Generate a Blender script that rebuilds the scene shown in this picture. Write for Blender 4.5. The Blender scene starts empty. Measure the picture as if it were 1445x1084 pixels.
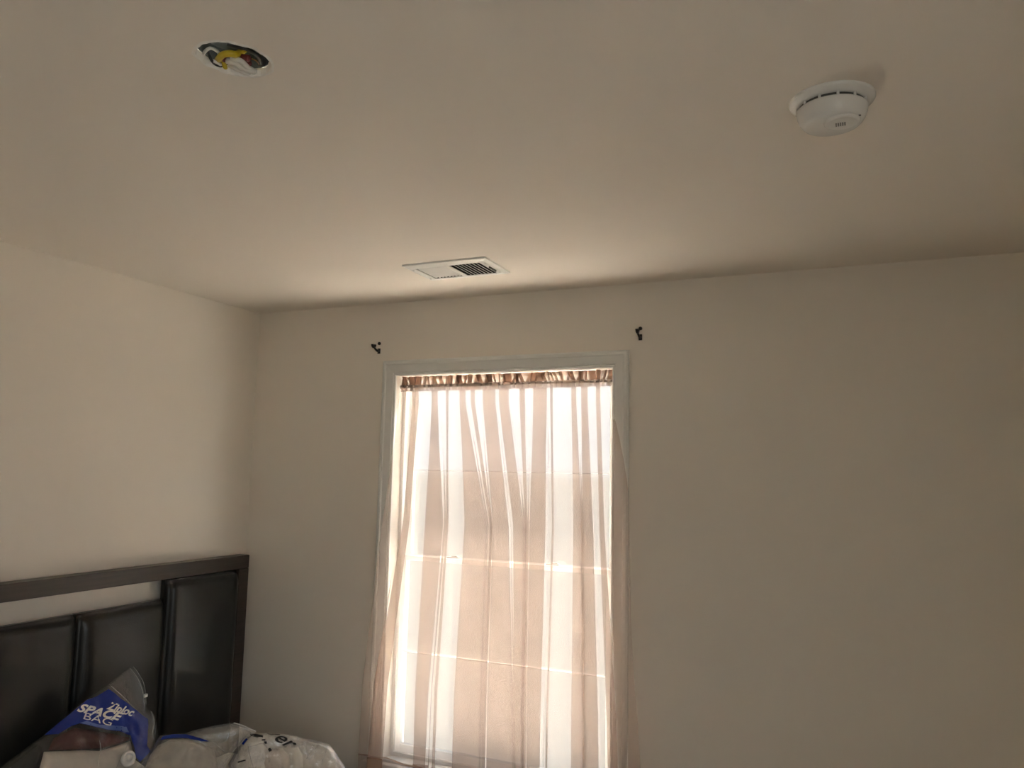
import bpy, bmesh, math, random
from mathutils import Vector, Matrix, noise
from mathutils.geometry import delaunay_2d_cdt

sc = bpy.context.scene
COL = sc.collection

# ------------------------------------------------------------------ camera
IW, IH, FPX = 1445, 1084, 1099.37
YAW, PITCH, ROLL = -0.416703, 0.114796, 0.021240
CAM = Vector((0, 0, 1.68))
_f = Vector((math.sin(YAW) * math.cos(PITCH), math.cos(YAW) * math.cos(PITCH), math.sin(PITCH)))
_r0 = Vector((math.cos(YAW), -math.sin(YAW), 0)); _u0 = _r0.cross(_f)
_r = _r0 * math.cos(ROLL) + _u0 * math.sin(ROLL)
_u = -_r0 * math.sin(ROLL) + _u0 * math.cos(ROLL)
cam = bpy.data.cameras.new('camera'); camo = bpy.data.objects.new('camera', cam); COL.objects.link(camo)
camo.matrix_world = Matrix(((_r.x, _u.x, -_f.x, CAM.x), (_r.y, _u.y, -_f.y, CAM.y), (_r.z, _u.z, -_f.z, CAM.z), (0, 0, 0, 1)))
cam.sensor_width = 36; cam.lens = 36 * FPX / IW; cam.clip_start = 0.02
sc.camera = camo

def ray(x, y):
    return _f + _r * ((x - IW / 2) / FPX) - _u * ((y - IH / 2) / FPX)
def hit(x, y, p0, n):
    d = ray(x, y); p0 = Vector(p0); n = Vector(n)
    return CAM + d * ((p0 - CAM).dot(n) / d.dot(n))
def to_px(p):
    v = Vector(p) - CAM; d = v.dot(_f)
    return (IW / 2 + FPX * v.dot(_r) / d, IH / 2 - FPX * v.dot(_u) / d)

# ------------------------------------------------------------------ light
SKY = 4.8
sc.view_settings.view_transform = 'Standard'; sc.view_settings.look = 'None'
sc.view_settings.gamma = 1; sc.view_settings.use_curve_mapping = False
sc.view_settings.exposure = 0.12
world = bpy.data.worlds.new('world'); sc.world = world; world.use_nodes = True
nt = world.node_tree; nt.nodes.clear()
wo = nt.nodes.new('ShaderNodeOutputWorld'); wb = nt.nodes.new('ShaderNodeBackground')
tc = nt.nodes.new('ShaderNodeTexCoord'); sp = nt.nodes.new('ShaderNodeSeparateXYZ'); rp = nt.nodes.new('ShaderNodeValToRGB')
mp = nt.nodes.new('ShaderNodeMapRange')
nt.links.new(tc.outputs['Generated'], sp.inputs[0]); nt.links.new(sp.outputs['Z'], mp.inputs[0])
mp.inputs[1].default_value = -1; mp.inputs[2].default_value = 1
nt.links.new(mp.outputs[0], rp.inputs[0])
el = rp.color_ramp.elements
el[0].position = 0.0; el[0].color = (.66, .63, .58, 1)          # pale sunlit ground
el[1].position = 1.0; el[1].color = (.80, .92, 1.10, 1)          # overcast blue white sky
e = el.new(.497); e.color = (.66, .63, .58, 1)
e = el.new(.503); e.color = (.77, .80, .83, 1)
nt.links.new(rp.outputs[0], wb.inputs[0]); wb.inputs[1].default_value = SKY
nt.links.new(wb.outputs[0], wo.inputs[0])
sun = bpy.data.lights.new('sun', 'SUN'); sun.energy = 270; sun.angle = .0093; sun.color = (1, .95, .88)
suno = bpy.data.objects.new('sun', sun); COL.objects.link(suno); suno.location = (-8, 6, 9)
suno.rotation_euler = Vector((.66, 0, -.75)).to_track_quat('-Z', 'Y').to_euler()  # added to light the slab outside, shines into neither window
cy = sc.cycles
cy.max_bounces = 24; cy.diffuse_bounces = 14; cy.glossy_bounces = 4; cy.transmission_bounces = 12
cy.transparent_max_bounces = 64; cy.sample_clamp_indirect = 60

# ------------------------------------------------------------------ materials
MATS = {}
def mat(name, color, rough=.6, spec=.5, metal=0, bump=0, scale=200, var=0, vscale=4, detail=3):
    if name in MATS: return MATS[name]
    m = bpy.data.materials.new(name); m.use_nodes = True; t = m.node_tree
    b = t.nodes['Principled BSDF']
    b.inputs['Base Color'].default_value = (*color, 1); b.inputs['Roughness'].default_value = rough
    b.inputs['Metallic'].default_value = metal; b.inputs['Specular IOR Level'].default_value = spec
    co = t.nodes.new('ShaderNodeTexCoord')
    if var:
        n = t.nodes.new('ShaderNodeTexNoise'); n.inputs['Scale'].default_value = vscale; n.inputs['Detail'].default_value = 4
        t.links.new(co.outputs['Object'], n.inputs['Vector'])
        r = t.nodes.new('ShaderNodeValToRGB')
        r.color_ramp.elements[0].color = (*[c * (1 - var) for c in color], 1)
        r.color_ramp.elements[1].color = (*[min(1, c * (1 + var)) for c in color], 1)
        t.links.new(n.outputs[0], r.inputs[0]); t.links.new(r.outputs[0], b.inputs['Base Color'])
    if bump:
        n = t.nodes.new('ShaderNodeTexNoise'); n.inputs['Scale'].default_value = scale; n.inputs['Detail'].default_value = detail
        t.links.new(co.outputs['Object'], n.inputs['Vector'])
        bp = t.nodes.new('ShaderNodeBump'); bp.inputs['Strength'].default_value = bump; bp.inputs['Distance'].default_value = .002
        t.links.new(n.outputs[0], bp.inputs['Height']); t.links.new(bp.outputs[0], b.inputs['Normal'])
    MATS[name] = m
    return m

def wood(name, color):
    m = mat(name, color, rough=.40, spec=.65); t = m.node_tree; b = t.nodes['Principled BSDF']
    co = t.nodes.new('ShaderNodeTexCoord'); mpn = t.nodes.new('ShaderNodeMapping')
    mpn.inputs['Scale'].default_value = (60, 3, 60)
    n = t.nodes.new('ShaderNodeTexNoise'); n.inputs['Scale'].default_value = 2; n.inputs['Detail'].default_value = 6
    r = t.nodes.new('ShaderNodeValToRGB')
    r.color_ramp.elements[0].position = .3; r.color_ramp.elements[0].color = (*[c * .7 for c in color], 1)
    r.color_ramp.elements[1].position = .7; r.color_ramp.elements[1].color = (*[c * 1.35 for c in color], 1)
    t.links.new(co.outputs['Object'], mpn.inputs[0]); t.links.new(mpn.outputs[0], n.inputs['Vector'])
    t.links.new(n.outputs[0], r.inputs[0]); t.links.new(r.outputs[0], b.inputs['Base Color'])
    return m

def mix_mat(name, parts, bump=0, scale=60):
    """add-up of closures: list of (kind, colour, roughness, weight)"""
    m = bpy.data.materials.new(name); m.use_nodes = True; t = m.node_tree; t.nodes.clear()
    out = t.nodes.new('ShaderNodeOutputMaterial'); acc = None; tot = 0; nrm = None
    if bump:
        co = t.nodes.new('ShaderNodeTexCoord')
        n = t.nodes.new('ShaderNodeTexNoise'); n.inputs['Scale'].default_value = scale; n.inputs['Detail'].default_value = 4
        t.links.new(co.outputs['Object'], n.inputs['Vector'])
        bp = t.nodes.new('ShaderNodeBump'); bp.inputs['Strength'].default_value = bump; bp.inputs['Distance'].default_value = .004
        t.links.new(n.outputs[0], bp.inputs['Height']); nrm = bp
    for kind, colr, rough, w in parts:
        s = t.nodes.new({'T': 'ShaderNodeBsdfTransparent', 'L': 'ShaderNodeBsdfTranslucent', 'D': 'ShaderNodeBsdfDiffuse', 'G': 'ShaderNodeBsdfGlossy'}[kind])
        s.inputs['Color'].default_value = (*colr, 1)
        if kind == 'G': s.inputs['Roughness'].default_value = rough
        if nrm and kind != 'T': t.links.new(nrm.outputs[0], s.inputs['Normal'])
        tot += w
        if acc is None: acc = s
        else:
            mx = t.nodes.new('ShaderNodeMixShader'); mx.inputs[0].default_value = w / tot
            t.links.new(acc.outputs[0], mx.inputs[1]); t.links.new(s.outputs[0], mx.inputs[2]); acc = mx
    t.links.new(acc.outputs[0], out.inputs['Surface'])
    return m

M_WALL = mat('beige_wall_paint', (.78, .735, .665), rough=.75, spec=.25, bump=.08, scale=420, var=.012, vscale=1.5)
M_CEIL = mat('beige_ceiling_paint', (.80, .75, .68), rough=.85, spec=.2, bump=.1, scale=350, var=.012, vscale=1.5)
M_TRIM = mat('white_trim_paint', (.71, .72, .70), rough=.35, spec=.5)
M_VINYL = mat('white_vinyl', (.85, .86, .86), rough=.3)
M_SASH = mix_mat('thin_white_vinyl', [('D', (.86, .86, .86), 0, .42), ('L', (.92, .92, .90), 0, .53), ('G', (1, 1, 1), .3, .05)])
M_GLASS = mix_mat('window_glass', [('T', (.92, .94, .94), 0, .93), ('G', (1, 1, 1), .02, .07)])
M_DIMMER = mix_mat('grey_light_dimmer', [('T', (1, 1, 1), 0, .38), ('D', (.14, .14, .14), 0, .62)])  # grey see-through sheet, added to dim the curtained window
M_SHEER = mix_mat('tan_sheer_voile', [('T', (.95, .90, .865), 0, .62), ('L', (.88, .74, .66), 0, .11), ('D', (.46, .37, .31), 0, .27)])
M_SHEERD = mix_mat('tan_voile_doubled', [('T', (.84, .73, .65), 0, .48), ('L', (.66, .46, .36), 0, .22), ('D', (.26, .18, .14), 0, .30)])
M_ROD = mat('dark_bronze_metal', (.035, .025, .02), rough=.4, metal=.6)
M_BRACKET = mat('black_metal', (.012, .011, .010), rough=.4, spec=.5)
M_WOOD = wood('espresso_wood', (.030, .020, .016))
M_LEATHER = mat('black_faux_leather', (.008, .008, .008), rough=.34, spec=.5, bump=.25, scale=260)
M_CARPET = mat('beige_carpet', (.42, .36, .29), rough=.95, spec=.1, bump=.8, scale=500, var=.12, vscale=60)
M_PLASTIC = mat('white_plastic', (.74, .74, .72), rough=.25, spec=.5)
M_DARK = mat('dark_void', (.01, .01, .01), rough=.9, spec=.1)
M_GREYD = mat('dark_grey_plastic', (.09, .09, .085), rough=.6)
M_REGISTER = mat('white_enamel', (.82, .82, .79), rough=.3)
M_LOUVER = mat('grey_enamel', (.74, .74, .72), rough=.4)
M_DUCT = mat('dark_duct_shade', (.022, .023, .024), rough=.8)  # near-black colour stands in for the shade inside the duct

# ------------------------------------------------------------------ helpers
def link(name, me, m=None, parent=None, smooth=False):
    o = bpy.data.objects.new(name, me); COL.objects.link(o)
    if m: me.materials.append(m)
    if parent: o.parent = parent
    if smooth:
        for p in me.polygons: p.use_smooth = True
    return o
def from_bm(name, bm, m=None, parent=None, smooth=False, off=None):
    bmesh.ops.recalc_face_normals(bm, faces=bm.faces[:])
    me = bpy.data.meshes.new(name); bm.to_mesh(me); bm.free()
    return link(name, me, m, parent, smooth)
def from_py(name, v, f, m=None, parent=None, smooth=False):
    me = bpy.data.meshes.new(name); me.from_pydata([tuple(a) for a in v], [], f); me.update()
    return link(name, me, m, parent, smooth)
def box(bm, lo, hi, bev=0):
    vs = [bm.verts.new((x, y, z)) for x in (lo[0], hi[0]) for y in (lo[1], hi[1]) for z in (lo[2], hi[2])]
    fs = [bm.faces.new([vs[i] for i in q]) for q in ((0, 1, 3, 2), (4, 6, 7, 5), (0, 4, 5, 1), (2, 3, 7, 6), (0, 2, 6, 4), (1, 5, 7, 3))]
    if bev:
        es = list({e for f in fs for e in f.edges})
        bmesh.ops.bevel(bm, geom=es, offset=bev, segments=2, affect='EDGES', profile=.5)
    return vs
def boxo(name, lo, hi, m, parent=None, bev=0):
    bm = bmesh.new(); box(bm, lo, hi, bev); return from_bm(name, bm, m, parent)
def tube(bm, pts, rad, seg=10, cap=True):
    pts = [Vector(p) for p in pts]; rings = []
    rads = rad if isinstance(rad, (list, tuple)) else [rad] * len(pts)
    prev = None
    for i, p in enumerate(pts):
        t = (pts[min(i + 1, len(pts) - 1)] - pts[max(i - 1, 0)]).normalized()
        if prev is None:
            prev = t.cross(Vector((0, 0, 1)) if abs(t.z) < .9 else Vector((1, 0, 0))).normalized()
        a = (prev - t * prev.dot(t)).normalized(); prev = a; b = t.cross(a)
        rings.append([bm.verts.new(p + (a * math.cos(k * 2 * math.pi / seg) + b * math.sin(k * 2 * math.pi / seg)) * rads[i]) for k in range(seg)])
    for i in range(len(rings) - 1):
        for k in range(seg):
            bm.faces.new((rings[i][k], rings[i][(k + 1) % seg], rings[i + 1][(k + 1) % seg], rings[i + 1][k]))
    if cap:
        bm.faces.new(rings[0][::-1]); bm.faces.new(rings[-1])
def lathe(bm, prof, c, seg=48, close=True):
    c = Vector(c); rings = []
    for r, z in prof:
        if r < 1e-6: rings.append([bm.verts.new(c + Vector((0, 0, z)))])
        else: rings.append([bm.verts.new(c + Vector((r * math.cos(k * 2 * math.pi / seg), r * math.sin(k * 2 * math.pi / seg), z))) for k in range(seg)])
    for A, B in zip(rings, rings[1:]):
        for k in range(seg):
            k2 = (k + 1) % seg
            if len(A) == 1 and len(B) == 1: continue
            if len(A) == 1: bm.faces.new((A[0], B[k], B[k2]))
            elif len(B) == 1: bm.faces.new((A[k], A[k2], B[0]))
            else: bm.faces.new((A[k], A[k2], B[k2], B[k]))
def tag(o, label, cat, group=None):
    o['label'] = label; o['category'] = cat
    if group: o['group'] = group
    return o
def struct(o): o['kind'] = 'structure'; return o
def empty(name, loc, label, cat, group=None):
    o = bpy.data.objects.new(name, None); COL.objects.link(o); o.empty_display_size = .05
    return tag(o, label, cat, group)
def lerp(a, b, t): return a + (b - a) * t
def table(tb, y):
    if y <= tb[0][0]: return tb[0][1]
    for (y0, v0), (y1, v1) in zip(tb, tb[1:]):
        if y <= y1: return lerp(v0, v1, (y - y0) / (y1 - y0))
    (y0, v0), (y1, v1) = tb[-2:]
    return v1 + (v1 - v0) / (y1 - y0) * (y - y1) * .5

# ------------------------------------------------------------------ room shell
XL, XR, YB, YF, ZC = -2.679, .95, 2.958, -1.70, 2.44
WX0, WX1, WZ0, WZ1 = -1.872, -.873, .46, 2.106           # window opening
T = .15
struct(boxo('floor', (XL - T, YF - T, -.1), (XR + T, YB + T, 0), M_CARPET))
struct(boxo('wall_left', (XL - T, YF - T, 0), (XL, YB + T, ZC), M_WALL))
struct(boxo('wall_front', (XL, YF - T, 0), (XR, YF, ZC), M_WALL))

def grid_wall(name, us, vs, skip, place, t0, t1, m):
    """slab with rectangular openings: us, vs cut lines; place(u, v, t) -> xyz"""
    bm = bmesh.new(); V = {}
    def g(i, j, k):
        if (i, j, k) not in V: V[i, j, k] = bm.verts.new(place(us[i], vs[j], (t0, t1)[k]))
        return V[i, j, k]
    solid = lambda i, j: 0 <= i < len(us) - 1 and 0 <= j < len(vs) - 1 and (i, j) not in skip
    for i in range(len(us) - 1):
        for j in range(len(vs) - 1):
            if not solid(i, j): continue
            for k in (0, 1): bm.faces.new([g(i, j, k), g(i + 1, j, k), g(i + 1, j + 1, k), g(i, j + 1, k)])
            if not solid(i - 1, j): bm.faces.new([g(i, j, 0), g(i, j + 1, 0), g(i, j + 1, 1), g(i, j, 1)])
            if not solid(i + 1, j): bm.faces.new([g(i + 1, j, 0), g(i + 1, j + 1, 0), g(i + 1, j + 1, 1), g(i + 1, j, 1)])
            if not solid(i, j - 1): bm.faces.new([g(i, j, 0), g(i + 1, j, 0), g(i + 1, j, 1), g(i, j, 1)])
            if not solid(i, j + 1): bm.faces.new([g(i, j + 1, 0), g(i + 1, j + 1, 0), g(i + 1, j + 1, 1), g(i, j + 1, 1)])
    return bm
bm = grid_wall('wall_back', [XL, WX0, WX1, XR], [0, WZ0, WZ1, ZC], {(1, 1)}, lambda u, v, t: (u, t, v), YB, YB + T, M_WALL)
struct(from_bm('wall_back', bm, M_WALL))
SY0, SY1, SZ0, SZ1 = -1.30, .15, .62, 2.106              # added unseen window in the side wall, gives the room fill light
bm = grid_wall('wall_right', [YF - T, SY0, SY1, YB + T], [0, SZ0, SZ1, ZC], {(1, 1)}, lambda u, v, t: (t, u, v), XR, XR + T, M_WALL)
struct(from_bm('wall_right', bm, M_WALL))

# added pale terrace outside, throws sunlight up through the window
struct(boxo('bounce_slab', (-6.5, YB + T + .02, -.45), (6.5, YB + 2.08, -.30), mat('pale_bounce', (.80, .77, .72), rough=.9, var=.08, vscale=2)))

# ceiling with a duct opening and a ragged round hole for the electrical box
VX0, VX1, VY0, VY1 = -1.521, -1.180, 2.408, 2.628        # register outer frame
DX0, DX1, DY0, DY1 = VX0 + .035, VX1 - .035, VY0 + .03, VY1 - .03
HC = Vector((-1.046, 1.047, ZC)); HS = .12
us = [XL - T, DX0, DX1, HC.x - HS, HC.x + HS, XR + T]; us = sorted(us)
vs = sorted([YF - T, HC.y - HS, HC.y + HS, DY0, DY1, YB + T])
iu, iv = us.index(HC.x - HS), vs.index(HC.y - HS)
bm = grid_wall('ceiling', us, vs, {(us.index(DX0), vs.index(DY0)), (iu, iv)}, lambda u, v, t: (u, v, t), ZC, ZC + .016, M_CEIL)
random.seed(4)
NH = 64; rimr = []
for k in range(NH):
    a = k * 2 * math.pi / NH
    rimr.append(.0625 + .004 * noise.noise((math.cos(a) * 2.2, math.sin(a) * 2.2, 3)) + .0016 * random.uniform(-1, 1) + .004 * math.cos(2 * (a - .9)))
low, high, sq = [], [], []
for k in range(NH):
    a = k * 2 * math.pi / NH; c, s = math.cos(a), math.sin(a)
    low.append(bm.verts.new((HC.x + rimr[k] * c, HC.y + rimr[k] * s, ZC)))
    high.append(bm.verts.new((HC.x + (rimr[k] + .001) * c, HC.y + (rimr[k] + .001) * s, ZC + .016)))
    q = HS / max(abs(c), abs(s)); sq.append(bm.verts.new((HC.x + q * c, HC.y + q * s, ZC)))
for k in range(NH):
    j = (k + 1) % NH
    bm.faces.new((low[k], low[j], sq[j], sq[k])); bm.faces.new((low[k], low[j], high[j], high[k]))
bmesh.ops.remove_doubles(bm, verts=bm.verts[:], dist=1e-5)
ceiling = struct(from_bm('ceiling', bm, M_CEIL))

M_BASE = M_TRIM
struct(boxo('baseboard_back', (XL + .014, YB - .014, 0), (XR - .014, YB, .09), M_BASE, bev=.003))
struct(boxo('baseboard_left', (XL, YF, 0), (XL + .014, YB, .09), M_BASE, bev=.003))
struct(boxo('baseboard_right', (XR - .014, YF, 0), (XR, YB, .09), M_BASE, bev=.003))
struct(boxo('baseboard_front', (XL + .014, YF, 0), (XR - .014, YF + .014, .09), M_BASE, bev=.003))

# ------------------------------------------------------------------ window casing (mitred profile)
CW = .067
prof = [(0, 0), (0, .010), (.006, .013), (.010, .011), (.013, .014), (.045, .018), (.050, .021), (.060, .021), (CW, .016), (CW, 0)]  # (outwards, thickness)
def casing(name, a, b, out_a, out_b):
    """a, b inner corners; out_* direction in the wall plane at each end (mitre)"""
    bm = bmesh.new(); R = []
    for p, o in ((a, out_a), (b, out_b)):
        R.append([bm.verts.new((p[0] + o[0] * w, YB - h, p[1] + o[1] * w)) for w, h in prof])
    n = len(prof)
    for i in range(n): bm.faces.new((R[0][i], R[0][(i + 1) % n], R[1][(i + 1) % n], R[1][i]))
    bm.faces.new(R[0]); bm.faces.new(R[1][::-1])
    return struct(from_bm(name, bm, M_TRIM))
casing('trim_1', (WX0, WZ1), (WX1, WZ1), (-1, 1), (1, 1))
casing('trim_2', (WX0, WZ1), (WX0, WZ0), (-1, 1), (-1, 0))
casing('trim_3', (WX1, WZ1), (WX1, WZ0), (1, 1), (1, 0))
bm = bmesh.new(); box(bm, (WX0 - .085, YB - .034, WZ0 - .022), (WX1 + .085, YB + .0, WZ0), .005)
box(bm, (WX0 + .0005, YB, WZ0 - .004), (WX1 - .0005, YB + .05, WZ0 + .008)); struct(from_bm('trim_4', bm, M_TRIM))
struct(boxo('trim_5', (WX0 - .065, YB - .016, WZ0 - .095), (WX1 + .065, YB, WZ0 - .022), M_TRIM, bev=.003))

# ------------------------------------------------------------------ window
win = bpy.data.objects.new('window_1', None); COL.objects.link(win); struct(win)
FY0, FY1 = YB + .055, YB + .135
def frame_ring(name, x0, x1, z0, z1, y0, y1, w, m, parent, wb=None, wt=None):
    bm = bmesh.new(); wb = wb or w; wt = wt or w
    box(bm, (x0, y0, z0), (x0 + w, y1, z1), .002); box(bm, (x1 - w, y0, z0), (x1, y1, z1), .002)
    box(bm, (x0 + w, y0, z0), (x1 - w, y1, z0 + wb), .002); box(bm, (x0 + w, y0, z1 - wt), (x1 - w, y1, z1), .002)
    return from_bm(name, bm, m, parent)
frame_ring('window_frame', WX0, WX1, WZ0 + .008, WZ1, FY0, FY1, .016, M_VINYL, win)
def sash(name, z0, z1, y, wb, wt):
    x0, x1 = WX0 + .017, WX1 - .017
    s = frame_ring(name, x0, x1, z0, z1, y, y + .028, .024, M_SASH, win, wb, wt)
    boxo('pane', (x0 + .024, y + .010, z0 + wb), (x1 - .024, y + .014, z1 - wt), M_GLASS, s)
    zm = (z0 + wb + z1 - wt) / 2
    boxo('muntin', (x0 + .024, y - .008, zm - .0012), (x1 - .024, y + .0095, zm + .0012), M_SASH, s)
    return s
su = sash('upper_sash', 1.292, WZ1 - .017, YB + .098, .020, .026)
sl = sash('lower_sash', WZ0 + .025, 1.312, YB + .064, .032, .020)
for fx in (.27, .73):
    x = lerp(WX0, WX1, fx); bm = bmesh.new()
    box(bm, (x - .028, YB + .064, 1.314), (x + .028, YB + .088, 1.320), .002)
    box(bm, (x - .006, YB + .066, 1.320), (x + .022, YB + .080, 1.325), .002)
    from_bm('sash_lock', bm, M_VINYL, sl)

from_py('light_dimmer', [(WX0 + .016, FY1 + .004, WZ0 + .026), (WX1 - .016, FY1 + .004, WZ0 + .026), (WX1 - .016, FY1 + .004, WZ1 - .016), (WX0 + .016, FY1 + .004, WZ1 - .016)], [(0, 1, 2, 3)], M_DIMMER, win)  # added sheet behind the panes, cuts the daylight here
fill_win = bpy.data.objects.new('fill_window', None); COL.objects.link(fill_win); struct(fill_win)  # added out of view, its daylight fills the room
def side_ring(name, y0, y1, z0, z1, x0, x1, w, m, parent):
    bm = bmesh.new(); box(bm, (x0, y0, z0), (x1, y0 + w, z1), .002); box(bm, (x0, y1 - w, z0), (x1, y1, z1), .002)
    box(bm, (x0, y0 + w, z0), (x1, y1 - w, z0 + w), .002); box(bm, (x0, y0 + w, z1 - w), (x1, y1 - w, z1), .002)
    return from_bm(name, bm, m, parent)
side_ring('window_frame', SY0, SY1, SZ0, SZ1, XR + .06, XR + .135, .02, M_VINYL, fill_win)
for z0, z1, x in ((SZ0 + .02, 1.38, XR + .065), (1.35, SZ1 - .02, XR + .10)):
    s_ = side_ring('sash', SY0 + .02, SY1 - .02, z0, z1, x, x + .028, .03, M_VINYL, fill_win)
    boxo('pane', (x + .010, SY0 + .05, z0 + .03), (x + .014, SY1 - .05, z1 - .03), M_GLASS, s_)
bm = bmesh.new(); box(bm, (XR - .018, SY0 - .067, SZ1), (XR, SY1 + .067, SZ1 + .067), .003); box(bm, (XR - .018, SY0 - .067, SZ0), (XR, SY0, SZ1), .003)
box(bm, (XR - .018, SY1, SZ0), (XR, SY1 + .067, SZ1), .003); box(bm, (XR - .034, SY0 - .085, SZ0 - .022), (XR, SY1 + .085, SZ0), .003); struct(from_bm('trim_6', bm, M_TRIM))  # casing of the added fill window

# ------------------------------------------------------------------ tension rod
ROD_Y, ROD_Z = YB + .036, 2.0585
bm = bmesh.new()
tube(bm, [(WX0 + .004, ROD_Y, ROD_Z), ((WX0 + WX1) / 2, ROD_Y, ROD_Z)], .0065, 14)
rod = empty('tension_rod', (0, 0, 0), 'thin dark tension rod wedged across the top of the window opening', 'curtain rod')
from_bm('outer_tube', bm, M_ROD, rod, True)
bm = bmesh.new(); tube(bm, [((WX0 + WX1) / 2 - .05, ROD_Y, ROD_Z), (WX1 - .004, ROD_Y, ROD_Z)], .005, 14)
from_bm('inner_tube', bm, M_ROD, rod, True)
for x, d in ((WX0, 1), (WX1, -1)):
    bm = bmesh.new(); tube(bm, [(x, ROD_Y, ROD_Z), (x + d * .012, ROD_Y, ROD_Z)], .0085, 14); from_bm('end_cap', bm, M_ROD, rod)

# ------------------------------------------------------------------ sheer curtain
curtain = empty('sheer_curtain', (0, 0, 0), 'gathered sheer tan voile curtain hanging over the window', 'curtain')
YS = (568, 740, 988)
bands = [  # left and right pixel edges of every overlapping fold at the three picture rows
    ((561.5, 568), (539, 557), (511, 530)), ((582, 591), (569, 579), (530, 548)), ((609, 618), (599, 627), (585, 606)),
    ((629, 633), (629, 634), (612, 618)), ((648, 657), (654, 688), (639, 680)), ((664, 670), (690, 694), (681, 685)),
    ((681, 699), (695, 718), (687, 724)), ((704, 718), (724, 740), (725, 737)), ((733, 741), (741, 745), (737.5, 741)), ((752, 772), (746, 771), (742, 764)),
    ((776, 780), (778, 782), (770, 774)), ((806, 813), (808, 822), (805, 824)), ((820, 829), (822, 837), (824, 844)), ((841, 847), (846, 853), (856, 870)), ((860, 864.5), (871, 889), (884, 901))]
edgeL = [(540, 562), (568, 561.5), (600, 559), (640, 554.5), (680, 548), (740, 540), (850, 527), (988, 511), (1084, 506)]
edgeR = [(540, 864), (568, 864.5), (585, 866), (615, 874), (650, 881.5), (690, 888), (850, 891), (930, 895), (988, 901), (1084, 907)]
def cur_y(z): return table([(.3, YB - .095), (.5, YB - .09), (1.4, YB - .062), (1.72, YB - .045), (1.86, YB - .022), (1.95, YB + .006), (2.04, ROD_Y)], z)
def px_x(px, z, y):
    py = 700
    for _ in range(6):
        p = hit(px, py, (0, y, 0), (0, 1, 0)); q = to_px((p.x, y, z)); py = q[1]
    return p.x
def fold_row(z, dn=1.0):
    yc = cur_y(z); py = to_px((-1.35, yc, z))[1]
    pts = []; gather = min(1, max(.35, (2.06 - z) / .25))
    pyc = max(py, 560)
    E = []
    for i, b in enumerate(bands):
        x0 = table([(YS[k], b[k][0]) for k in range(3)], pyc); x1 = table([(YS[k], b[k][1]) for k in range(3)], pyc)
        if i == 0: x0 = table(edgeL, py)
        if i == len(bands) - 1: x1 = table(edgeR, py); x0 = min(x0, x1 - 2.5)
        E.append([x0, max(x1, x0 + .8)])
    for i, (x0, x1) in enumerate(E):
        X0, X1 = px_x(x0, z, yc), px_x(x1, z, yc); w = X1 - X0
        D = min(.034, .010 + w * .45) * gather
        n = 20; us_ = (2.0, 3.0) if i == 0 else ((0.0, 1.0) if i == len(E) - 1 else (0.0, 3.0))
        n = 20 if us_[1] - us_[0] > 2 else 8
        for k in range(n + 1):
            u = lerp(us_[0], us_[1], k / n)
            x = (X0 + X1) / 2 - w / 2 * math.cos(math.pi * u)
            y = yc - D * .5 + D * u / 3 + .004 * gather * math.sin(u * 2.1 + i)
            pts.append((x, y, z))
        if i < len(E) - 1:
            Xn = px_x(E[i + 1][0], z, yc)
            for k in range(1, 5):
                s = k / 5
                wv = .006 * gather * math.sin(i * 2.3 + z * 1.3)
                pts.append((lerp(X1, Xn, s), yc + lerp(D * .5, -D * .5, s * s * (3 - 2 * s)) + wv * math.sin(math.pi * s), z))
    return pts
def sheet(name, rows, m, parent, off=0):
    v = [(p[0], p[1] + off, p[2]) for r in rows for p in r]; n = len(rows[0])
    f = [(a * n + i, a * n + i + 1, (a + 1) * n + i + 1, (a + 1) * n + i) for a in range(len(rows) - 1) for i in range(n - 1)]
    return from_py(name, v, f, m, parent, True)
ZH = .502
zs = [lerp(2.042, .36, (j / 64) ** 1.0) for j in range(65)]
sheet('panel', [fold_row(z) for z in zs], M_SHEER, curtain)
sheet('hem', [fold_row(z) for z in (ZH, .48, .45, .42, .39, .36)], M_SHEER, curtain, -.0022)
sheet('hem_seam', [fold_row(z) for z in (ZH + .006, ZH)], M_SHEERD, curtain, -.003)
# rod pocket: front and back layers puckered around the rod
random.seed(11)
def ruffle(z0, z1, rows, nf, yb, dep, seed, slant=0, amp=1.0, gaps=()):
    rnd = random.Random(seed); cs = []
    x = WX0 + .004
    while x < WX1 - .012:
        w = rnd.uniform(.014, .034); cs.append((x, min(w, WX1 - .006 - x), rnd.uniform(.55, 1.5), rnd.uniform(-1, 1))); x += w * rnd.uniform(.85, 1.15)
    R = []
    for j in range(rows):
        t = j / (rows - 1); z = lerp(z0, z1, t); row = []
        for (x, w, a, sl_) in cs:
            for k in range(9):
                u = k / 8 * 3
                xx = x + w / 2 - w / 2 * a * amp * math.cos(math.pi * u) + slant * sl_ * t * .016
                yy = yb + dep * (u / 3 - .5) + .004 * noise.noise((x * 60, t * 3, seed))
                zz = z + (.006 * noise.noise((xx * 45, seed, 1)) * t if slant else .002 * noise.noise((xx * 50, seed, t)))
                row.append((min(max(xx, WX0 + .002), WX1 - .002), yy, min(zz, WZ1 - .001)))
        R.append(row)
    return R
sheet('rod_pocket', ruffle(2.066, 2.036, 6, 34, ROD_Y - .012, .009, 3, 0, .75), M_SHEER, curtain)
sheet('pocket_lining', ruffle(2.066, 2.042, 6, 34, ROD_Y + .012, .004, 5, 0, .5), M_SHEER, curtain)
sheet('header_ruffle', ruffle(2.064, 2.103, 8, 34, ROD_Y - .006, .010, 7, 1, .85), M_SHEERD, curtain)

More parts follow.
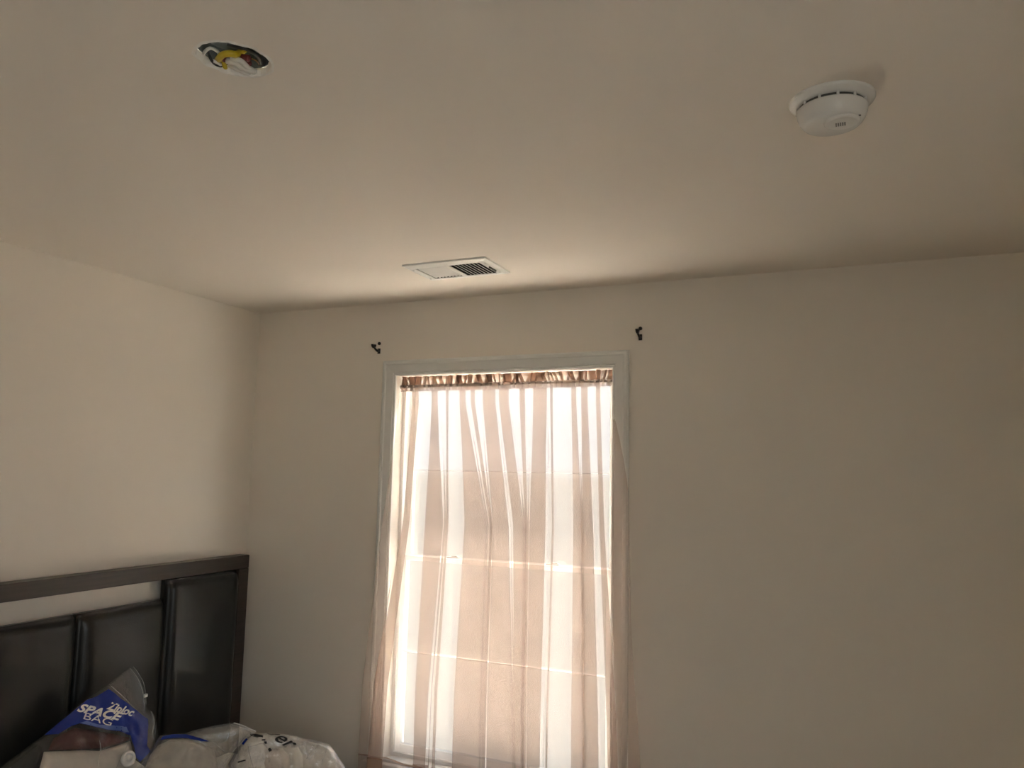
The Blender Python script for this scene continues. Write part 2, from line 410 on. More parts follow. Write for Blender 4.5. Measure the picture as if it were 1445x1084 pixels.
# ------------------------------------------------------------------ curtain rod brackets left on the wall
def bracket(px, py, label):
    c = hit(px, py, (0, YB, 0), (0, 1, 0)); x, z = c.x, c.z
    b = empty('rod_bracket', (0, 0, 0), label, 'curtain bracket', 'empty curtain rod brackets')
    bm = bmesh.new(); box(bm, (x - .007, YB - .004, z - .028), (x + .007, YB, z - .004), .001); from_bm('base_plate', bm, M_BRACKET, b)
    bm = bmesh.new(); tube(bm, [(x, YB - .003, z - .016), (x, YB - .016, z - .017), (x, YB - .034, z - .010), (x, YB - .044, z - .001)], [.006, .0052, .0045, .0045], 8)
    from_bm('arm', bm, M_BRACKET, b, True)
    bm = bmesh.new(); tube(bm, [(x, YB - .046 - .011 * math.cos(a), z + .008 - .012 * math.sin(a)) for a in [math.pi * k / 8 for k in range(9)]], [.0060] * 9, 8)
    from_bm('cradle', bm, M_BRACKET, b, True)
    bm = bmesh.new(); lathe(bm, [(0, .007), (.0055, .007), (.0075, .004), (.0075, 0)], (0, 0, 0), 12)
    bmesh.ops.rotate(bm, verts=bm.verts[:], matrix=Matrix.Rotation(math.pi / 2, 3, 'X')); bmesh.ops.translate(bm, verts=bm.verts[:], vec=(x, YB, z + .019))
    from_bm('screw', bm, M_BRACKET, b)
    return b
bracket(535.3, 490.8, 'small black rod bracket on the wall beyond the bed-side corner of the window casing')
bracket(903.8, 470.5, 'small black rod bracket on the wall beyond the casing corner away from the bed')

# ------------------------------------------------------------------ ceiling register
vent = empty('ceiling_register', (0, 0, 0), 'white metal air register with slatted louvers in the ceiling', 'vent')
bm = bmesh.new(); zz = [ZC, ZC - .004, ZC - .010]
loops = []
for (x0, x1, y0, y1, z) in ((VX0, VX1, VY0, VY1, ZC), (VX0, VX1, VY0, VY1, ZC - .006), (VX0 + .014, VX1 - .014, VY0 + .014, VY1 - .014, ZC - .011),
                            (DX0 + .002, DX1 - .002, DY0 + .002, DY1 - .002, ZC - .011), (DX0 + .002, DX1 - .002, DY0 + .002, DY1 - .002, ZC + .004)):
    loops.append([bm.verts.new(p) for p in ((x0, y0, z), (x1, y0, z), (x1, y1, z), (x0, y1, z))])
for A, B in zip(loops, loops[1:]):
    for k in range(4): bm.faces.new((A[k], A[(k + 1) % 4], B[(k + 1) % 4], B[k]))
from_bm('register_frame', bm, M_REGISTER, vent)
xm = (DX0 + DX1) / 2 - .002
boxo('center_bar', (xm - .009, DY0 + .002, ZC - .0112), (xm + .009, DY1 - .002, ZC - .008), M_REGISTER, vent)
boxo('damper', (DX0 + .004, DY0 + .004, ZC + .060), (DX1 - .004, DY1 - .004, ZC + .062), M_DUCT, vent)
boxo('damper_lever', (DX1 + .008, lerp(DY0, DY1, .36), ZC - .017), (DX1 + .012, lerp(DY0, DY1, .72), ZC - .011), M_GREYD, vent)
for yy in (VY0 + .045, VY1 - .045):
    for xx in (VX0 + .022, VX1 - .022):
        bm = bmesh.new(); lathe(bm, [(0, -.0135), (.0025, -.013), (.004, -.011)], (xx, yy, ZC), 10); from_bm('screw', bm, M_LOUVER, vent)
def slat_mesh(sgn):
    me = bpy.data.meshes.new('louver'); bm = bmesh.new()
    L = (DY1 - DY0 - .0075) / 2; w, th = .0080, .0008; a = sgn * math.radians(42 if sgn > 0 else 30)
    c, s = math.cos(a), math.sin(a)
    vs_ = []
    for y in (-L, L):
        for (u, v) in ((-w, -th), (w, -th), (w, th), (-w, th)):
            vs_.append(bm.verts.new((u * c - v * s, y, u * s + v * c)))
    for q in ((0, 1, 2, 3), (7, 6, 5, 4), (0, 4, 5, 1), (1, 5, 6, 2), (2, 6, 7, 3), (3, 7, 4, 0)): bm.faces.new([vs_[i] for i in q])
    bmesh.ops.recalc_face_normals(bm, faces=bm.faces[:]); bm.to_mesh(me); bm.free(); me.materials.append(M_LOUVER); return me
for sgn, x0, x1 in ((1, DX0 + .006, xm - .011), (-1, xm + .011, DX1 - .006)):
    me = slat_mesh(sgn); n = 8
    for k in range(n):
        o = bpy.data.objects.new('louver', me); COL.objects.link(o); o.parent = vent
        o.location = (lerp(x0, x1, (k + .5) / n), (DY0 + DY1) / 2, ZC - .004)
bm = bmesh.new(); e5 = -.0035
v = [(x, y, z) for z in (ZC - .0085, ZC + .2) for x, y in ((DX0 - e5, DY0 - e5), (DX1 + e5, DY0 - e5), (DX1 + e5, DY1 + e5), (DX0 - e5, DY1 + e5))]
from_py('duct_boot', v, [(4, 5, 6, 7), (0, 1, 5, 4), (1, 2, 6, 5), (2, 3, 7, 6), (3, 0, 4, 7)], M_DUCT, vent)  # dark walls run low to cover the lit drywall edge
bm.free()

# ------------------------------------------------------------------ smoke detector
DC = Vector((-.0265, 1.617, ZC))
det = empty('smoke_detector', DC, 'round white smoke alarm mounted on the ceiling', 'smoke alarm')
bm = bmesh.new(); lathe(bm, [(.081, 0), (.081, -.004), (.079, -.007), (.073, -.010), (.069, -.0135), (.060, -.0135), (.0, -.0135)], DC, 64); from_bm('mounting_base', bm, M_PLASTIC, det, True)
bm = bmesh.new(); lathe(bm, [(.0615, -.013), (.0615, -.022)], DC, 64); from_bm('sensing_gap', bm, M_GREYD, det, True)
for k in range(12):
    a = k * math.pi / 6 + .2; bm = bmesh.new()
    tube(bm, [DC + Vector((.0645 * math.cos(a), .0645 * math.sin(a), -.0130)), DC + Vector((.0645 * math.cos(a), .0645 * math.sin(a), -.0215))], .0028, 8); from_bm('gap_rib', bm, M_PLASTIC, det)
bm = bmesh.new()
lathe(bm, [(.0, -.020), (.066, -.020), (.0672, -.0212), (.0672, -.023), (.0660, -.031), (.0625, -.041), (.0580, -.048), (.0535, -.0525), (.048, -.055), (.0, -.0562)], DC, 64)
from_bm('cover', bm, M_PLASTIC, det, True)
BC = DC + Vector((.0185, -.016, -.0548))
bm = bmesh.new(); lathe(bm, [(.034, 0.0), (.0335, -.003), (.031, -.0052), (.027, -.0045), (.020, -.0038), (0, -.0036)], BC, 48); from_bm('test_button', bm, M_PLASTIC, det, True)
bm = bmesh.new()
for i in range(5):
    for j in range(4):
        p = BC + Vector((-.011 + i * .0040, -.002 + j * .0042, -.0041)); lathe(bm, [(0, -.0002), (.0013, -.0002), (.0013, .001)], p, 8)
g = from_bm('sounder_grille', bm, M_GREYD, det); g['kind'] = 'stuff'
bm = bmesh.new(); lathe(bm, [(0, -.0022), (.0022, -.0016), (.003, 0)], DC + Vector((.050, -.024, -.051)), 12); from_bm('indicator_light', bm, M_GREYD, det, True)

# ------------------------------------------------------------------ open electrical box in the ceiling
jb = empty('junction_box', HC, 'open round electrical box with loose wires in the ceiling hole', 'electrical box')
M_STEEL = mat('grey_box_steel', (.10, .115, .115), rough=.55, metal=.3, var=.3, vscale=40)
M_SPACK = mat('white_plaster_crumbs', (.80, .78, .74), rough=.9, bump=.9, scale=180)
bm = bmesh.new(); lathe(bm, [(.082, .0162), (.067, .0164), (.066, .048), (.0, .048), (0, .0595), (.068, .0595), (.082, .018), (.082, .0162)], HC, 24); from_bm('box_shell', bm, M_STEEL, jb)
bm = bmesh.new(); rr = random.Random(5)
R0 = []
for ring in range(4):
    row = []
    for k in range(NH):
        a = k * 2 * math.pi / NH; wob = noise.noise((math.cos(a) * 3, math.sin(a) * 3, 7))
        r_ = rimr[k] - .0028 + ring * (.0030 + .0016 * wob); z_ = (.010, -.0015, -.0012, .0002)[ring] + rr.uniform(-.0008, .0006) * (ring in (1, 2))
        row.append(bm.verts.new((HC.x + r_ * math.cos(a), HC.y + r_ * math.sin(a), HC.z + z_)))
    R0.append(row)
for A, B in zip(R0, R0[1:]):
    for k in range(NH): bm.faces.new((A[k], A[(k + 1) % NH], B[(k + 1) % NH], B[k]))
from_bm('torn_drywall_edge', bm, M_SPACK, jb)
def hp(px, py, dz):
    return hit(px, py, (0, 0, ZC + dz), (0, 0, 1))
def smooth(pts, n=6):
    P = [Vector(p) for p in pts]; P = [P[0] * 2 - P[1]] + P + [P[-1] * 2 - P[-2]]; o = []
    for i in range(1, len(P) - 2):
        for k in range(n):
            t = k / n; a, b, c, d = P[i - 1:i + 3]
            o.append(.5 * ((2 * b) + (c - a) * t + (2 * a - 5 * b + 4 * c - d) * t * t + (3 * b - a - 3 * c + d) * t ** 3))
    o.append(P[-2]); return o
def wire(name, pts, rad, m, seg=10):
    bm = bmesh.new(); tube(bm, smooth([hp(*p) for p in pts]), rad, seg); return from_bm(name, bm, m, jb, True)
M_YEL = mat('yellow_cable_jacket', (.62, .46, .02), rough=.45)
M_WHI = mat('white_insulation', (.70, .69, .65), rough=.5)
M_BLK = mat('black_insulation', (.012, .013, .013), rough=.4)
M_RED = mat('dark_red_wire_nut', (.16, .02, .02), rough=.45)
M_COP = mat('bare_copper', (.45, .22, .10), rough=.35, metal=.9)
wire('yellow_cable', [(300, 96, .05), (308, 84, .012), (315, 77, .006), (325, 75.5, .006), (334, 76.5, .012), (345, 70, .05)], .0062, M_YEL)
wire('yellow_cable', [(318, 74, .05), (316, 86, .016), (319, 98, .008), (330, 103, .006), (342, 104.5, .012), (352, 96, .05)], .0048, M_YEL)
wire('white_wire', [(318, 84, .05), (322, 86, .012), (332, 88, .004), (342, 95, .004), (356, 100, .006), (362, 104, .02)], .0062, M_WHI)
wire('white_wire', [(325, 80, .05), (328, 83, .010), (340, 86, .004), (350, 95, .006), (362, 101, .012), (356, 86, .05)], .0050, M_WHI)
wire('white_wire', [(322, 92, .03), (330, 94, .006), (341, 100, .004), (352, 104, .006), (360, 104, .03)], .0048, M_WHI)
wire('white_wire', [(286, 78, .03), (290, 72, .006), (297, 68, .008), (306, 72, .014), (312, 80, .03)], .0030, M_WHI)
wire('white_wire', [(292, 88, .03), (300, 86, .008), (309, 90, .006), (316, 95, .020)], .0030, M_WHI)
wire('black_wire', [(293, 72, .03), (297, 82, .008), (303, 90, .006), (313, 93, .010), (318, 86, .04)], .0030, M_BLK)
wire('black_wire', [(322, 64, .03), (332, 66, .010), (350, 70, .008), (364, 80, .012), (370, 92, .03)], .0036, M_BLK)
wire('copper_wire', [(350, 82, .03), (358, 84, .006), (363, 87, .005), (366, 92, .03)], .0013, M_COP, 8)
for i, (a, b) in enumerate((((338, 78, .016), (352, 83, .008)), ((344, 86, .018), (352, 90, .010)), ((320, 80, .02), (314, 84, .012)))):
    A, B = hp(*a), hp(*b); bm = bmesh.new(); tube(bm, [A, A.lerp(B, .4), A.lerp(B, .9), B], [.003, .0050, .0062, .0058], 10); from_bm('wire_nut', bm, M_RED, jb, True)

# ------------------------------------------------------------------ bed
bed = empty('bed', (0, 0, 0), 'dark wood bed with black padded leather headboard panels', 'bed')
HX = XL + .012                     # back of the headboard
HY0, HY1, HZ = 1.17, 2.902, 1.279
FX = HX + .062                     # face of the wooden frame
bm = bmesh.new(); box(bm, (HX, HY0, HZ - .060), (FX, HY1, HZ), .0025); from_bm('top_rail', bm, M_WOOD, bed)
for y0, y1 in ((HY1 - .062, HY1), (HY0, HY0 + .062)):
    bm = bmesh.new(); box(bm, (HX, y0, 0), (FX, y1, HZ - .0605), .0025); from_bm('post', bm, M_WOOD, bed)
bm = bmesh.new(); box(bm, (HX + .004, HY0 + .062, .30), (HX + .022, HY1 - .062, 1.10)); from_bm('backing_board', bm, M_WOOD, bed)
def cushion(name, y0, y1, z0, z1, d, edge=.05):
    n = 26; v = []; f = []
    def e(u, L):   # profile across: rounded roll near the edges
        s = min(u, L - u) / edge
        return 1 if s >= 1 else math.sqrt(max(0, 1 - (1 - s) ** 2))
    W_, H_ = y1 - y0, z1 - z0
    def st(k, L):
        t = k / n; return L * (.5 - .5 * math.cos(math.pi * t)) * .5 + L * t * .5
    for i in range(n + 1):
        for j in range(n + 1):
            a, b = st(i, W_), st(j, H_)
            h = d * (.30 + .70 * min(e(a, W_), 1) * e(b, H_)) + .006 * math.sin(math.pi * a / W_) * math.sin(math.pi * b / H_)
            h += .0022 * noise.noise((a * 9 + y0 * 7, b * 7, 2))
            v.append((HX + .022 + h, y0 + a, z0 + b))
    N = n + 1
    for i in range(n):
        for j in range(n): f.append((i * N + j, (i + 1) * N + j, (i + 1) * N + j + 1, i * N + j + 1))
    rim = [i * N for i in range(N)] + [n * N + j for j in range(1, N)] + [i * N + n for i in range(n - 1, -1, -1)] + [j for j in range(n - 1, 0, -1)]
    b0 = len(v)
    for k in rim: v.append((HX + .022, v[k][1], v[k][2]))
    for k in range(len(rim)):
        k2 = (k + 1) % len(rim); f.append((rim[k], rim[k2], b0 + k2, b0 + k))
    f.append(tuple(range(b0, b0 + len(rim))))
    o = from_py(name, v, f, M_LEATHER, bed, True); return o
PY = [1.236, 1.640, 2.036, 2.432, 2.836]
cushion('tall_panel', PY[3] + .004, PY[4], .46, HZ - .066, .068, .048)
cushion('panel', PY[2] + .004, PY[3] - .003, .46, 1.137, .066, .060)
cushion('panel', PY[1] + .004, PY[2] - .003, .46, 1.137, .066, .060)
cushion('tall_panel', PY[0], PY[1] - .003, .46, HZ - .066, .068, .048)
for y in (1.24, 2.80):
    bm = bmesh.new(); box(bm, (FX + .001, y - .014, .16), (-.56, y + .014, .31), .003); from_bm('side_rail', bm, M_WOOD, bed)
for y in (1.22, 2.78):
    bm = bmesh.new(); box(bm, (-.62, y - .03, 0), (-.56, y + .03, .16), .003); from_bm('leg', bm, M_WOOD, bed)
MT = .46
bm = bmesh.new(); box(bm, (FX + .055, 1.257, .20), (-.60, 2.783, MT), .04)
tag(from_bm('mattress', bm, mat('light_grey_sheet', (.52, .50, .47), rough=.9, bump=.4, scale=40), None, True), 'mattress under the plastic bags on the dark wood bed', 'mattress')

# ------------------------------------------------------------------ plastic bags on the bed
M_FILM = mix_mat('clear_plastic_film', [('T', (.95, .96, .96), 0, .945), ('G', (1, 1, 1), .10, .045), ('D', (.8, .82, .84), 0, .01)], bump=.9, scale=45)
M_FILM2 = mix_mat('milky_plastic_film', [('T', (.94, .95, .96), 0, .78), ('G', (1, 1, 1), .10, .16), ('D', (.80, .82, .84), 0, .06)], bump=1.0, scale=50)
M_FILM3 = mix_mat('crinkled_plastic_film', [('T', (.94, .95, .96), 0, .58), ('G', (1, 1, 1), .09, .33), ('D', (.82, .84, .86), 0, .09)], bump=1.0, scale=70)
M_BLUE = mix_mat('blue_print', [('D', (.008, .026, .24), 0, .95), ('G', (.8, .85, 1), .2, .05)], bump=.3, scale=40)
M_BLUE2 = mix_mat('pale_blue_print', [('D', (.04, .10, .38), 0, .9), ('G', (.8, .85, 1), .3, .1)])
M_INKW = mat('white_print', (.72, .72, .74), rough=.5)
M_INKB = mat('black_print', (.012, .012, .012), rough=.5)
M_MAROON = mat('maroon_fleece', (.085, .022, .022), rough=.9, bump=.6, scale=90, var=.25, vscale=12)
M_BEIGE = mat('grey_beige_blanket', (.33, .305, .275), rough=.95, bump=.6, scale=70, var=.18, vscale=9)
M_CREAM = mat('cream_cloth', (.55, .50, .44), rough=.95, bump=.5, scale=60, var=.12, vscale=9)
M_BLACKC = mat('black_cloth', (.02, .02, .02), rough=.9, bump=.4, scale=80)
M_CARD = mat('white_card', (.72, .71, .69), rough=.6)

class Leaf:
    """a sagging two-sided bag or cloth lying on a slanted plane; outline given as picture points"""
    def __init__(s, p0, n, outline, thick, roll, wr=0.004, wf=14, seed=0, base=.0):
        s.p0 = Vector(p0); s.n = Vector(n).normalized(); s.e1 = s.n.cross(Vector((0, 0, 1))).normalized() * -1; s.e2 = s.n.cross(s.e1) * 1
        if s.e2.z < 0: s.e2 = -s.e2
        s.poly = [s.uv(*p) for p in outline]; s.th, s.roll, s.wr, s.wf, s.seed, s.base = thick, roll, wr, wf, seed, base
    def uv(s, px, py):
        d = hit(px, py, s.p0, s.n) - s.p0; return Vector((d.dot(s.e1), d.dot(s.e2)))
    def suv(s, px, py):
        q = s.uv(px, py)
        for _ in range(4):
            d = hit(px, py, s.p0 + s.n * s.h(q), s.n) - s.p0; q = Vector((d.dot(s.e1), d.dot(s.e2)))
        return q
    def dist(s, q):
        best = 9
        for a, b in zip(s.poly, s.poly[1:] + s.poly[:1]):
            ab = b - a; t = max(0, min(1, (q - a).dot(ab) / max(ab.dot(ab), 1e-12))); best = min(best, (q - a - ab * t).length)
        return best
    def h(s, q):
        d = min(1, s.dist(q) / s.roll); k = math.sqrt(max(0, 1 - (1 - d) ** 2))
        w = noise.noise((q.x * s.wf, q.y * s.wf, s.seed)); w2 = 1 - 2 * abs(noise.noise((q.x * s.wf * 1.7, q.y * s.wf * .9, s.seed + 5)))
        return s.base + s.th * k + s.wr * k * (w + w2 + .6 * (1 - 2 * abs(noise.noise((q.x * s.wf * 3.1, q.y * s.wf * 3.7, s.seed + 9)))))
    def pt(s, q, off=0): return s.p0 + s.e1 * q.x + s.e2 * q.y + s.n * off
    def fill(s, poly, res):
        n = len(poly); V = []; 
        for a, b in zip(poly, poly[1:] + poly[:1]):
            m = max(1, int((b - a).length / res))
            for k in range(m): V.append(a.lerp(b, k / m))
        nb = len(V); E_ = [(i, (i + 1) % nb) for i in range(nb)]
        xs = [p.x for p in poly]; ys = [p.y for p in poly]
        def inside(q):
            c = False
            for a, b in zip(poly, poly[1:] + poly[:1]):
                if (a.y > q.y) != (b.y > q.y) and q.x < (b.x - a.x) * (q.y - a.y) / (b.y - a.y) + a.x: c = not c
            return c
        rnd = random.Random(1); y = min(ys)
        while y < max(ys):
            x = min(xs)
            while x < max(xs):
                q = Vector((x + rnd.uniform(-.2, .2) * res, y + rnd.uniform(-.2, .2) * res))
                if inside(q) and min((q - V[i]).length for i in range(nb)) > res * .5: V.append(q)
                x += res
            y += res
        r = delaunay_2d_cdt(V, E_, [], 1, 1e-7)
        return [Vector((p[0], p[1])) for p in r[0]], [tuple(f) for f in r[2]]
    def solid(s, name, m, parent, res=.012, back=.6, floor=.466):
        V, F = s.fill(s.poly, res); n = len(V)
        hs = [s.h(q) for q in V]
        v = [s.pt(q, hh) for q, hh in zip(V, hs)] + [s.pt(q, -back * hh - .001) for q, hh in zip(V, hs)]
        if floor is not None:
            for p in v:
                if p.z < floor: p.z = floor
        f = F + [tuple(a + n for a in reversed(t)) for t in F]
        cnt = {}
        for t in F:
            for a, b in ((t[0], t[1]), (t[1], t[2]), (t[2], t[0])): cnt[(a, b)] = 1
        for (a, b) in cnt:
            if (b, a) not in cnt: f.append((b, a, a + n, b + n))
        return from_py(name, v, f, m, parent, True)
    def decal(s, name, pxpoly, m, parent, off=.0018, res=.010):
        V, F = s.fill([s.suv(*p) for p in pxpoly], res)
        return from_py(name, [s.pt(q, s.h(q) + off) for q in V], F, m, parent, True)
    def text(s, name, body, o, ex, ey, m, parent, off=.003, shear=0, bold=0):
        cu = bpy.data.curves.new(name, 'FONT'); cu.body = body; cu.size = 1; cu.shear = shear; cu.offset = bold; cu.resolution_u = 4
        to = bpy.data.objects.new(name, cu); COL.objects.link(to); bpy.context.view_layer.update()
        me = bpy.data.meshes.new_from_object(to.evaluated_get(bpy.context.evaluated_depsgraph_get()))
        bpy.data.objects.remove(to); bpy.data.curves.remove(cu)
        w = max(v.co.x for v in me.vertices); hgt = max(v.co.y for v in me.vertices)
        for v in me.vertices:
            a, b = v.co.x / w, v.co.y / hgt
            q = s.suv(o[0] + ex[0] * a + ey[0] * b, o[1] + ex[1] * a + ey[1] * b); v.co = s.pt(q, s.h(q) + off)
        return link(name, me, m, parent)
    def strand(s, name, pxs, rad, m, parent, off=.001):
        P = []
        for p in pxs:
            q = s.suv(*p); P.append(s.pt(q, s.h(q) + off))
        bm = bmesh.new(); tube(bm, smooth(P, 5), rad, 6); return from_bm(name, bm, m, parent, True)

# --- storage bag with the blue band, leaning on the headboard
n1 = (1, -.12, .34); p1 = (-2.49, 2.05, .93)
out1 = [(180, 943.5), (188, 941), (195, 949), (201, 961), (205.5, 976), (207, 996), (212, 1002), (218, 1008), (221.5, 1020), (224, 1037), (219, 1052), (213, 1064), (216, 1100), (222, 1190), (120, 1205), (-90, 1200), (-60, 1128), (3, 1081), (62, 1037), (105, 1000), (122, 986), (152, 966)]
L1 = Leaf(p1, n1, out1, .022, .10, wr=.0035, wf=16, seed=1)
b1 = empty('storage_bag', (0, 0, 0), 'clear vacuum storage bag with blue printed band leaning on the black headboard', 'storage bag')
L1.solid('film', M_FILM, b1, .014, floor=MT + .001)
L1.decal('printed_band', [(62, 1037.5), (84, 1019), (105, 1002.5), (122, 988), (136, 983), (153, 972.5), (170, 986), (190, 1001), (208.5, 1015), (208, 1036), (207, 1052), (212, 1060.5), (204, 1069), (197, 1075.5), (191, 1068), (189, 1055), (184, 1038), (168, 1032), (150, 1030), (130, 1025), (112, 1021), (100, 1025), (82, 1036)], M_BLUE, b1)
L1.decal('band_tint', [(112, 1020.5), (122, 1017.5), (140, 1023), (160, 1024), (178, 1026), (182, 1034), (168, 1031.5), (150, 1029.5), (130, 1024.5)], M_BLUE2, b1, .0024)
L1.text('lettering', 'SPACE', (107, 1003.5), (63, 14), (5.5, -11), M_INKW, b1, shear=.28, bold=.035)
L1.text('lettering', 'BAG', (115, 1014.5), (41, 10.5), (3, -9.5), M_INKW, b1, shear=.05)
L1.text('lettering', 'Ziploc', (150, 1000.5), (35, 10.5), (7, -9.5), M_INKW, b1, shear=.05, bold=.03)
L1.strand('zip_seal', [(188, 941), (196, 952), (202, 964), (205, 978), (206, 995)], .0012, M_FILM2, b1)
L1.strand('zip_seal', [(183, 943), (192, 954), (198, 966), (202, 980), (204, 998)], .0012, M_FILM2, b1)
L1.strand('film_crease', [(156, 968), (172, 982), (188, 998), (207, 1014)], .0016, M_FILM2, b1)
L1.strand('film_crease', [(213, 1004), (217, 1018), (215, 1034), (218, 1046)], .0022, M_FILM2, b1)
L1.strand('film_crease', [(140, 1045), (142, 1055), (141, 1066), (138, 1084)], .0013, M_FILM2, b1)
L1.strand('film_crease', [(184, 1040), (178, 1055), (170, 1070), (163, 1086)], .0013, M_FILM2, b1)
q = L1.suv(204.5, 982); c = L1.pt(q, L1.h(q) + .004)
bm = bmesh.new(); box(bm, c - Vector((.004, .007, .0055)), c + Vector((.004, .007, .0055)), .0015); from_bm('zip_slider', bm, M_CARD, b1)
q = L1.suv(180, 1071); c = L1.pt(q, L1.h(q) + .001)
bm = bmesh.new(); lathe(bm, [(.026, 0), (.026, .007), (.023, .010), (.016, .010), (.0145, .006), (.010, .006), (.010, .013), (0, .013)], (0, 0, 0), 28)
bmesh.ops.rotate(bm, verts=bm.verts[:], matrix=Vector((0, 0, 1)).rotation_difference(L1.n).to_matrix()); bmesh.ops.translate(bm, verts=bm.verts[:], vec=c)
from_bm('valve_cap', bm, M_CARD, b1, True)
cl = Leaf(p1, n1, [(76, 1042), (105, 1027), (150, 1034), (182, 1041), (184, 1044), (166, 1050), (142, 1056), (100, 1058), (68, 1059)], .013, .03, wr=.003, wf=30, seed=3)
tag(cl.solid('maroon_fleece', M_MAROON, None, .012, .5), 'maroon fleece under the blue band inside the leaning storage bag', 'fleece')
cl = Leaf(p1, n1, [(62, 1061), (90, 1060), (118, 1059), (140, 1060), (166, 1052), (184, 1046), (190, 1072), (204, 1082), (206, 1150), (150, 1195), (40, 1170), (52, 1100)], .015, .04, wr=.003, wf=24, seed=6)
tag(cl.solid('folded_blanket', M_CREAM, None, .014, .5), 'cream blanket folded below the maroon fleece in the leaning storage bag', 'blanket')
cl = Leaf(p1, n1, [(54, 1052), (59, 1056), (52, 1078), (38, 1105), (8, 1125), (6, 1092), (30, 1070)], .012, .03, wr=.003, wf=24, seed=8)
tag(cl.solid('dark_garment', M_BLACKC, None, .014, .5), 'black cloth tucked beside the cream blanket inside the leaning storage bag', 'cloth')

# --- second storage bag lying on the mattress
n2 = (.62, -.52, .62); p2 = (-2.09, 2.22, .64)
out2 = [(206, 1070), (213, 1058), (226, 1038), (245, 1036), (262, 1035), (272, 1031), (300, 1024.5), (330, 1019.5), (345, 1023.5), (362, 1031.5), (356, 1037), (350, 1040), (345, 1046), (330, 1062), (316, 1084), (310, 1130), (250, 1160), (190, 1150), (188, 1090)]
L2 = Leaf(p2, n2, out2, .040, .12, wr=.0045, wf=18, seed=12)
b2 = empty('storage_bag', (0, 0, 0), 'clear storage bag with a thin blue stripe stuffed with a grey beige blanket', 'storage bag')
L2.solid('film', M_FILM2, b2, .012, .9, MT + .001)
L2.decal('printed_band', [(226, 1045), (229, 1040), (243, 1036.8), (262, 1036.5), (278, 1041), (296, 1046.8), (284, 1046.5), (264, 1042), (245, 1042)], M_BLUE, b2, .002)
L2.decal('printed_band', [(341, 1049.5), (347, 1042.5), (350, 1043.5), (343, 1052)], M_BLUE, b2, .002)
L2.strand('zip_seal', [(330, 1020.5), (342, 1024), (352, 1028.5), (361, 1032.5)], .0016, M_CARD, b2)
L2.strand('zip_seal', [(326, 1023), (340, 1027), (350, 1032), (357, 1036)], .0014, M_FILM2, b2)
L2.strand('film_crease', [(353, 1033), (346, 1040), (336, 1052), (326, 1064), (313, 1082)], .0016, M_FILM2, b2)
L2.strand('film_crease', [(272, 1032), (290, 1040), (306, 1052), (318, 1062)], .0014, M_FILM2, b2)
cl = Leaf(p2, n2, [(212, 1066), (224, 1052), (240, 1045), (262, 1044.5), (284, 1050), (302, 1060), (308, 1080), (302, 1125), (250, 1152), (200, 1142), (202, 1090)], .030, .08, wr=.009, wf=20, seed=15, base=-.006)
tag(cl.solid('folded_blanket', M_BEIGE, None, .012, .8), 'grey beige blanket packed in the storage bag with the thin blue stripe', 'blanket')

# --- shopping bag with black print
n3 = (.52, -.60, .61); p3 = (-2.00, 2.47, .61)
out3 = [(322, 1078), (334, 1058), (346, 1043), (356, 1036), (372, 1035), (397, 1036), (415, 1039), (432, 1043), (450, 1046.5), (465, 1050.5), (473, 1061), (481, 1073), (491, 1088), (497, 1112), (470, 1128), (400, 1140), (330, 1125)]
L3 = Leaf(p3, n3, out3, .030, .035, wr=.007, wf=26, seed=22)
b3 = empty('shopping_bag', (0, 0, 0), 'crumpled clear shopping bag with large black letters at the bed corner', 'plastic bag')
L3.solid('film', M_FILM3, b3, .009, .9, MT + .001)
L3.text('lettering', 'er', (384, 1043.5), (23, 14), (13, -6), M_INKB, b3, bold=.012, off=.007)
for pl in ([(352, 1036.6), (371, 1038.6), (371, 1041), (362, 1040.5), (354, 1039.6)], [(376, 1035.9), (395, 1036.8), (395, 1038), (380, 1037.4)],
           [(369, 1044), (374, 1043.6), (375, 1045), (370, 1045.6)], [(372, 1047.2), (376, 1046.8), (377, 1050), (374, 1050.4)],
           [(378, 1057.5), (381, 1056), (384, 1059.5), (380, 1061.5)], [(335, 1075.5), (346, 1072.6), (347, 1074), (336, 1077.4)]):
    L3.decal('print_mark', pl, M_INKB, b3, .004, .02)
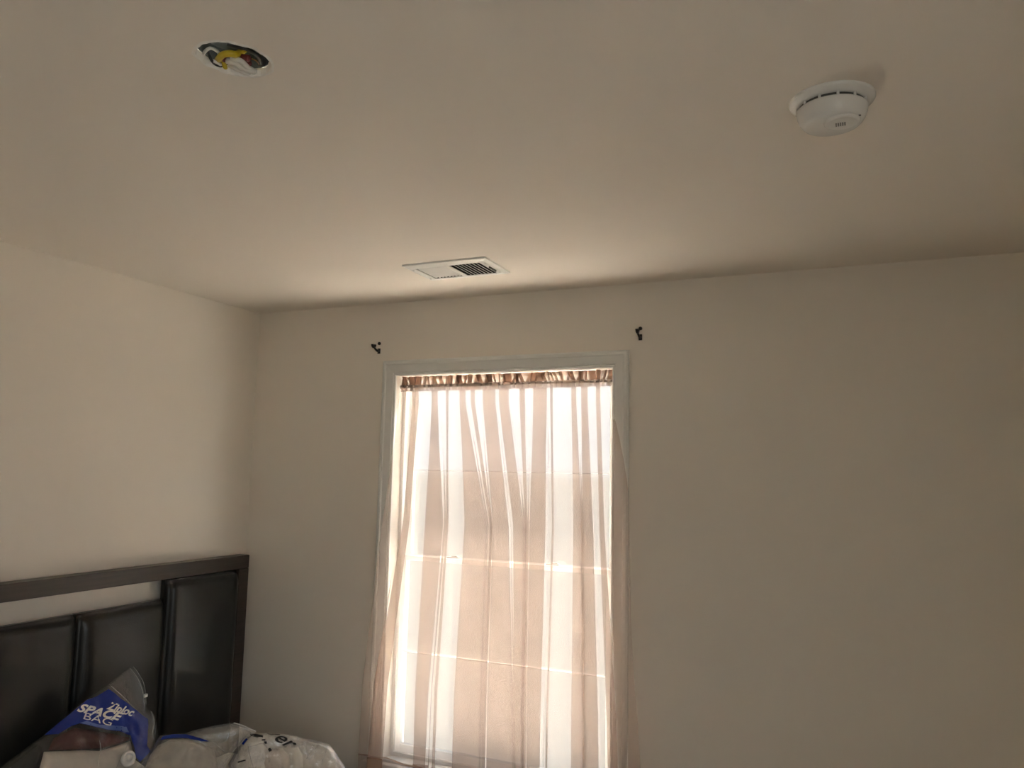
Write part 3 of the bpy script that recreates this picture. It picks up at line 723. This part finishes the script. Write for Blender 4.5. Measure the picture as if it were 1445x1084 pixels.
for pl in ([(350, 1054), (358, 1052.5), (370, 1049.5), (377, 1055)], [(350, 1054), (352, 1064), (356, 1078), (358, 1088)], [(428, 1050), (432, 1060), (436, 1070), (446, 1060)], [(452, 1049), (446, 1056), (438, 1062), (430, 1074)],
           [(462, 1052), (458, 1066), (454, 1080)], [(440, 1051), (448, 1050), (458, 1054), (470, 1064)], [(470, 1066), (476, 1076), (484, 1086)], [(414, 1056), (424, 1052), (430, 1050)]):
    L3.strand('film_crease', pl, .0016, M_FILM3, b3, .001)
L3c = Leaf(p3, n3, out3, .024, .10)
def carton(name, c, s, rz, rx, m, label):
    bm = bmesh.new(); box(bm, (-s[0], -s[1], -s[2]), s, .002)
    bmesh.ops.rotate(bm, verts=bm.verts[:], matrix=(Matrix.Rotation(rz, 3, 'Z') @ Matrix.Rotation(rx, 3, 'X'))); bmesh.ops.translate(bm, verts=bm.verts[:], vec=c)
    tag(from_bm(name, bm, m), label, 'box')
carton('small_carton', L3c.pt(L3c.uv(362, 1063), -.012), (.026, .040, .020), .9, .5, M_CARD, 'small white carton inside the clear shopping bag')
cl = Leaf(p3, n3, [(372, 1066), (384, 1058), (398, 1056), (408, 1066), (410, 1085), (400, 1110), (376, 1108), (374, 1085)], .014, .04, wr=.003, wf=30, seed=31)
tag(cl.solid('rolled_towel', mat('pinkish_cloth', (.52, .44, .38), rough=.9, bump=.4, scale=70), None, .010), 'pinkish beige rolled cloth beside the carton in the shopping bag', 'cloth')
cl = Leaf(p3, n3, [(413, 1056), (420, 1053), (427, 1066), (428, 1085), (421, 1110), (414, 1108)], .013, .03, wr=.005, wf=30, seed=35)
tag(cl.solid('tissue_bundle', mat('white_tissue', (.70, .67, .62), rough=.9, bump=.5, scale=60), None, .010), 'off-white tissue bundle in the middle of the shopping bag', 'tissue')

# ------------------------------------------------------------------ window portal (guides sampling of the daylight only)
for w_, h_, loc, rot in ((WX1 - WX0, WZ1 - WZ0, ((WX0 + WX1) / 2, YB + T + .005, (WZ0 + WZ1) / 2), (-math.pi / 2, 0, 0)),
                         (SY1 - SY0, SZ1 - SZ0, (XR + T + .005, (SY0 + SY1) / 2, (SZ0 + SZ1) / 2), (-math.pi / 2, 0, -math.pi / 2))):
    pl = bpy.data.lights.new('daylight_portal', 'AREA'); pl.shape = 'RECTANGLE'; pl.size = w_; pl.size_y = h_
    pl.cycles.is_portal = True
    po = bpy.data.objects.new('daylight_portal', pl); COL.objects.link(po); po.location = loc; po.rotation_euler = rot
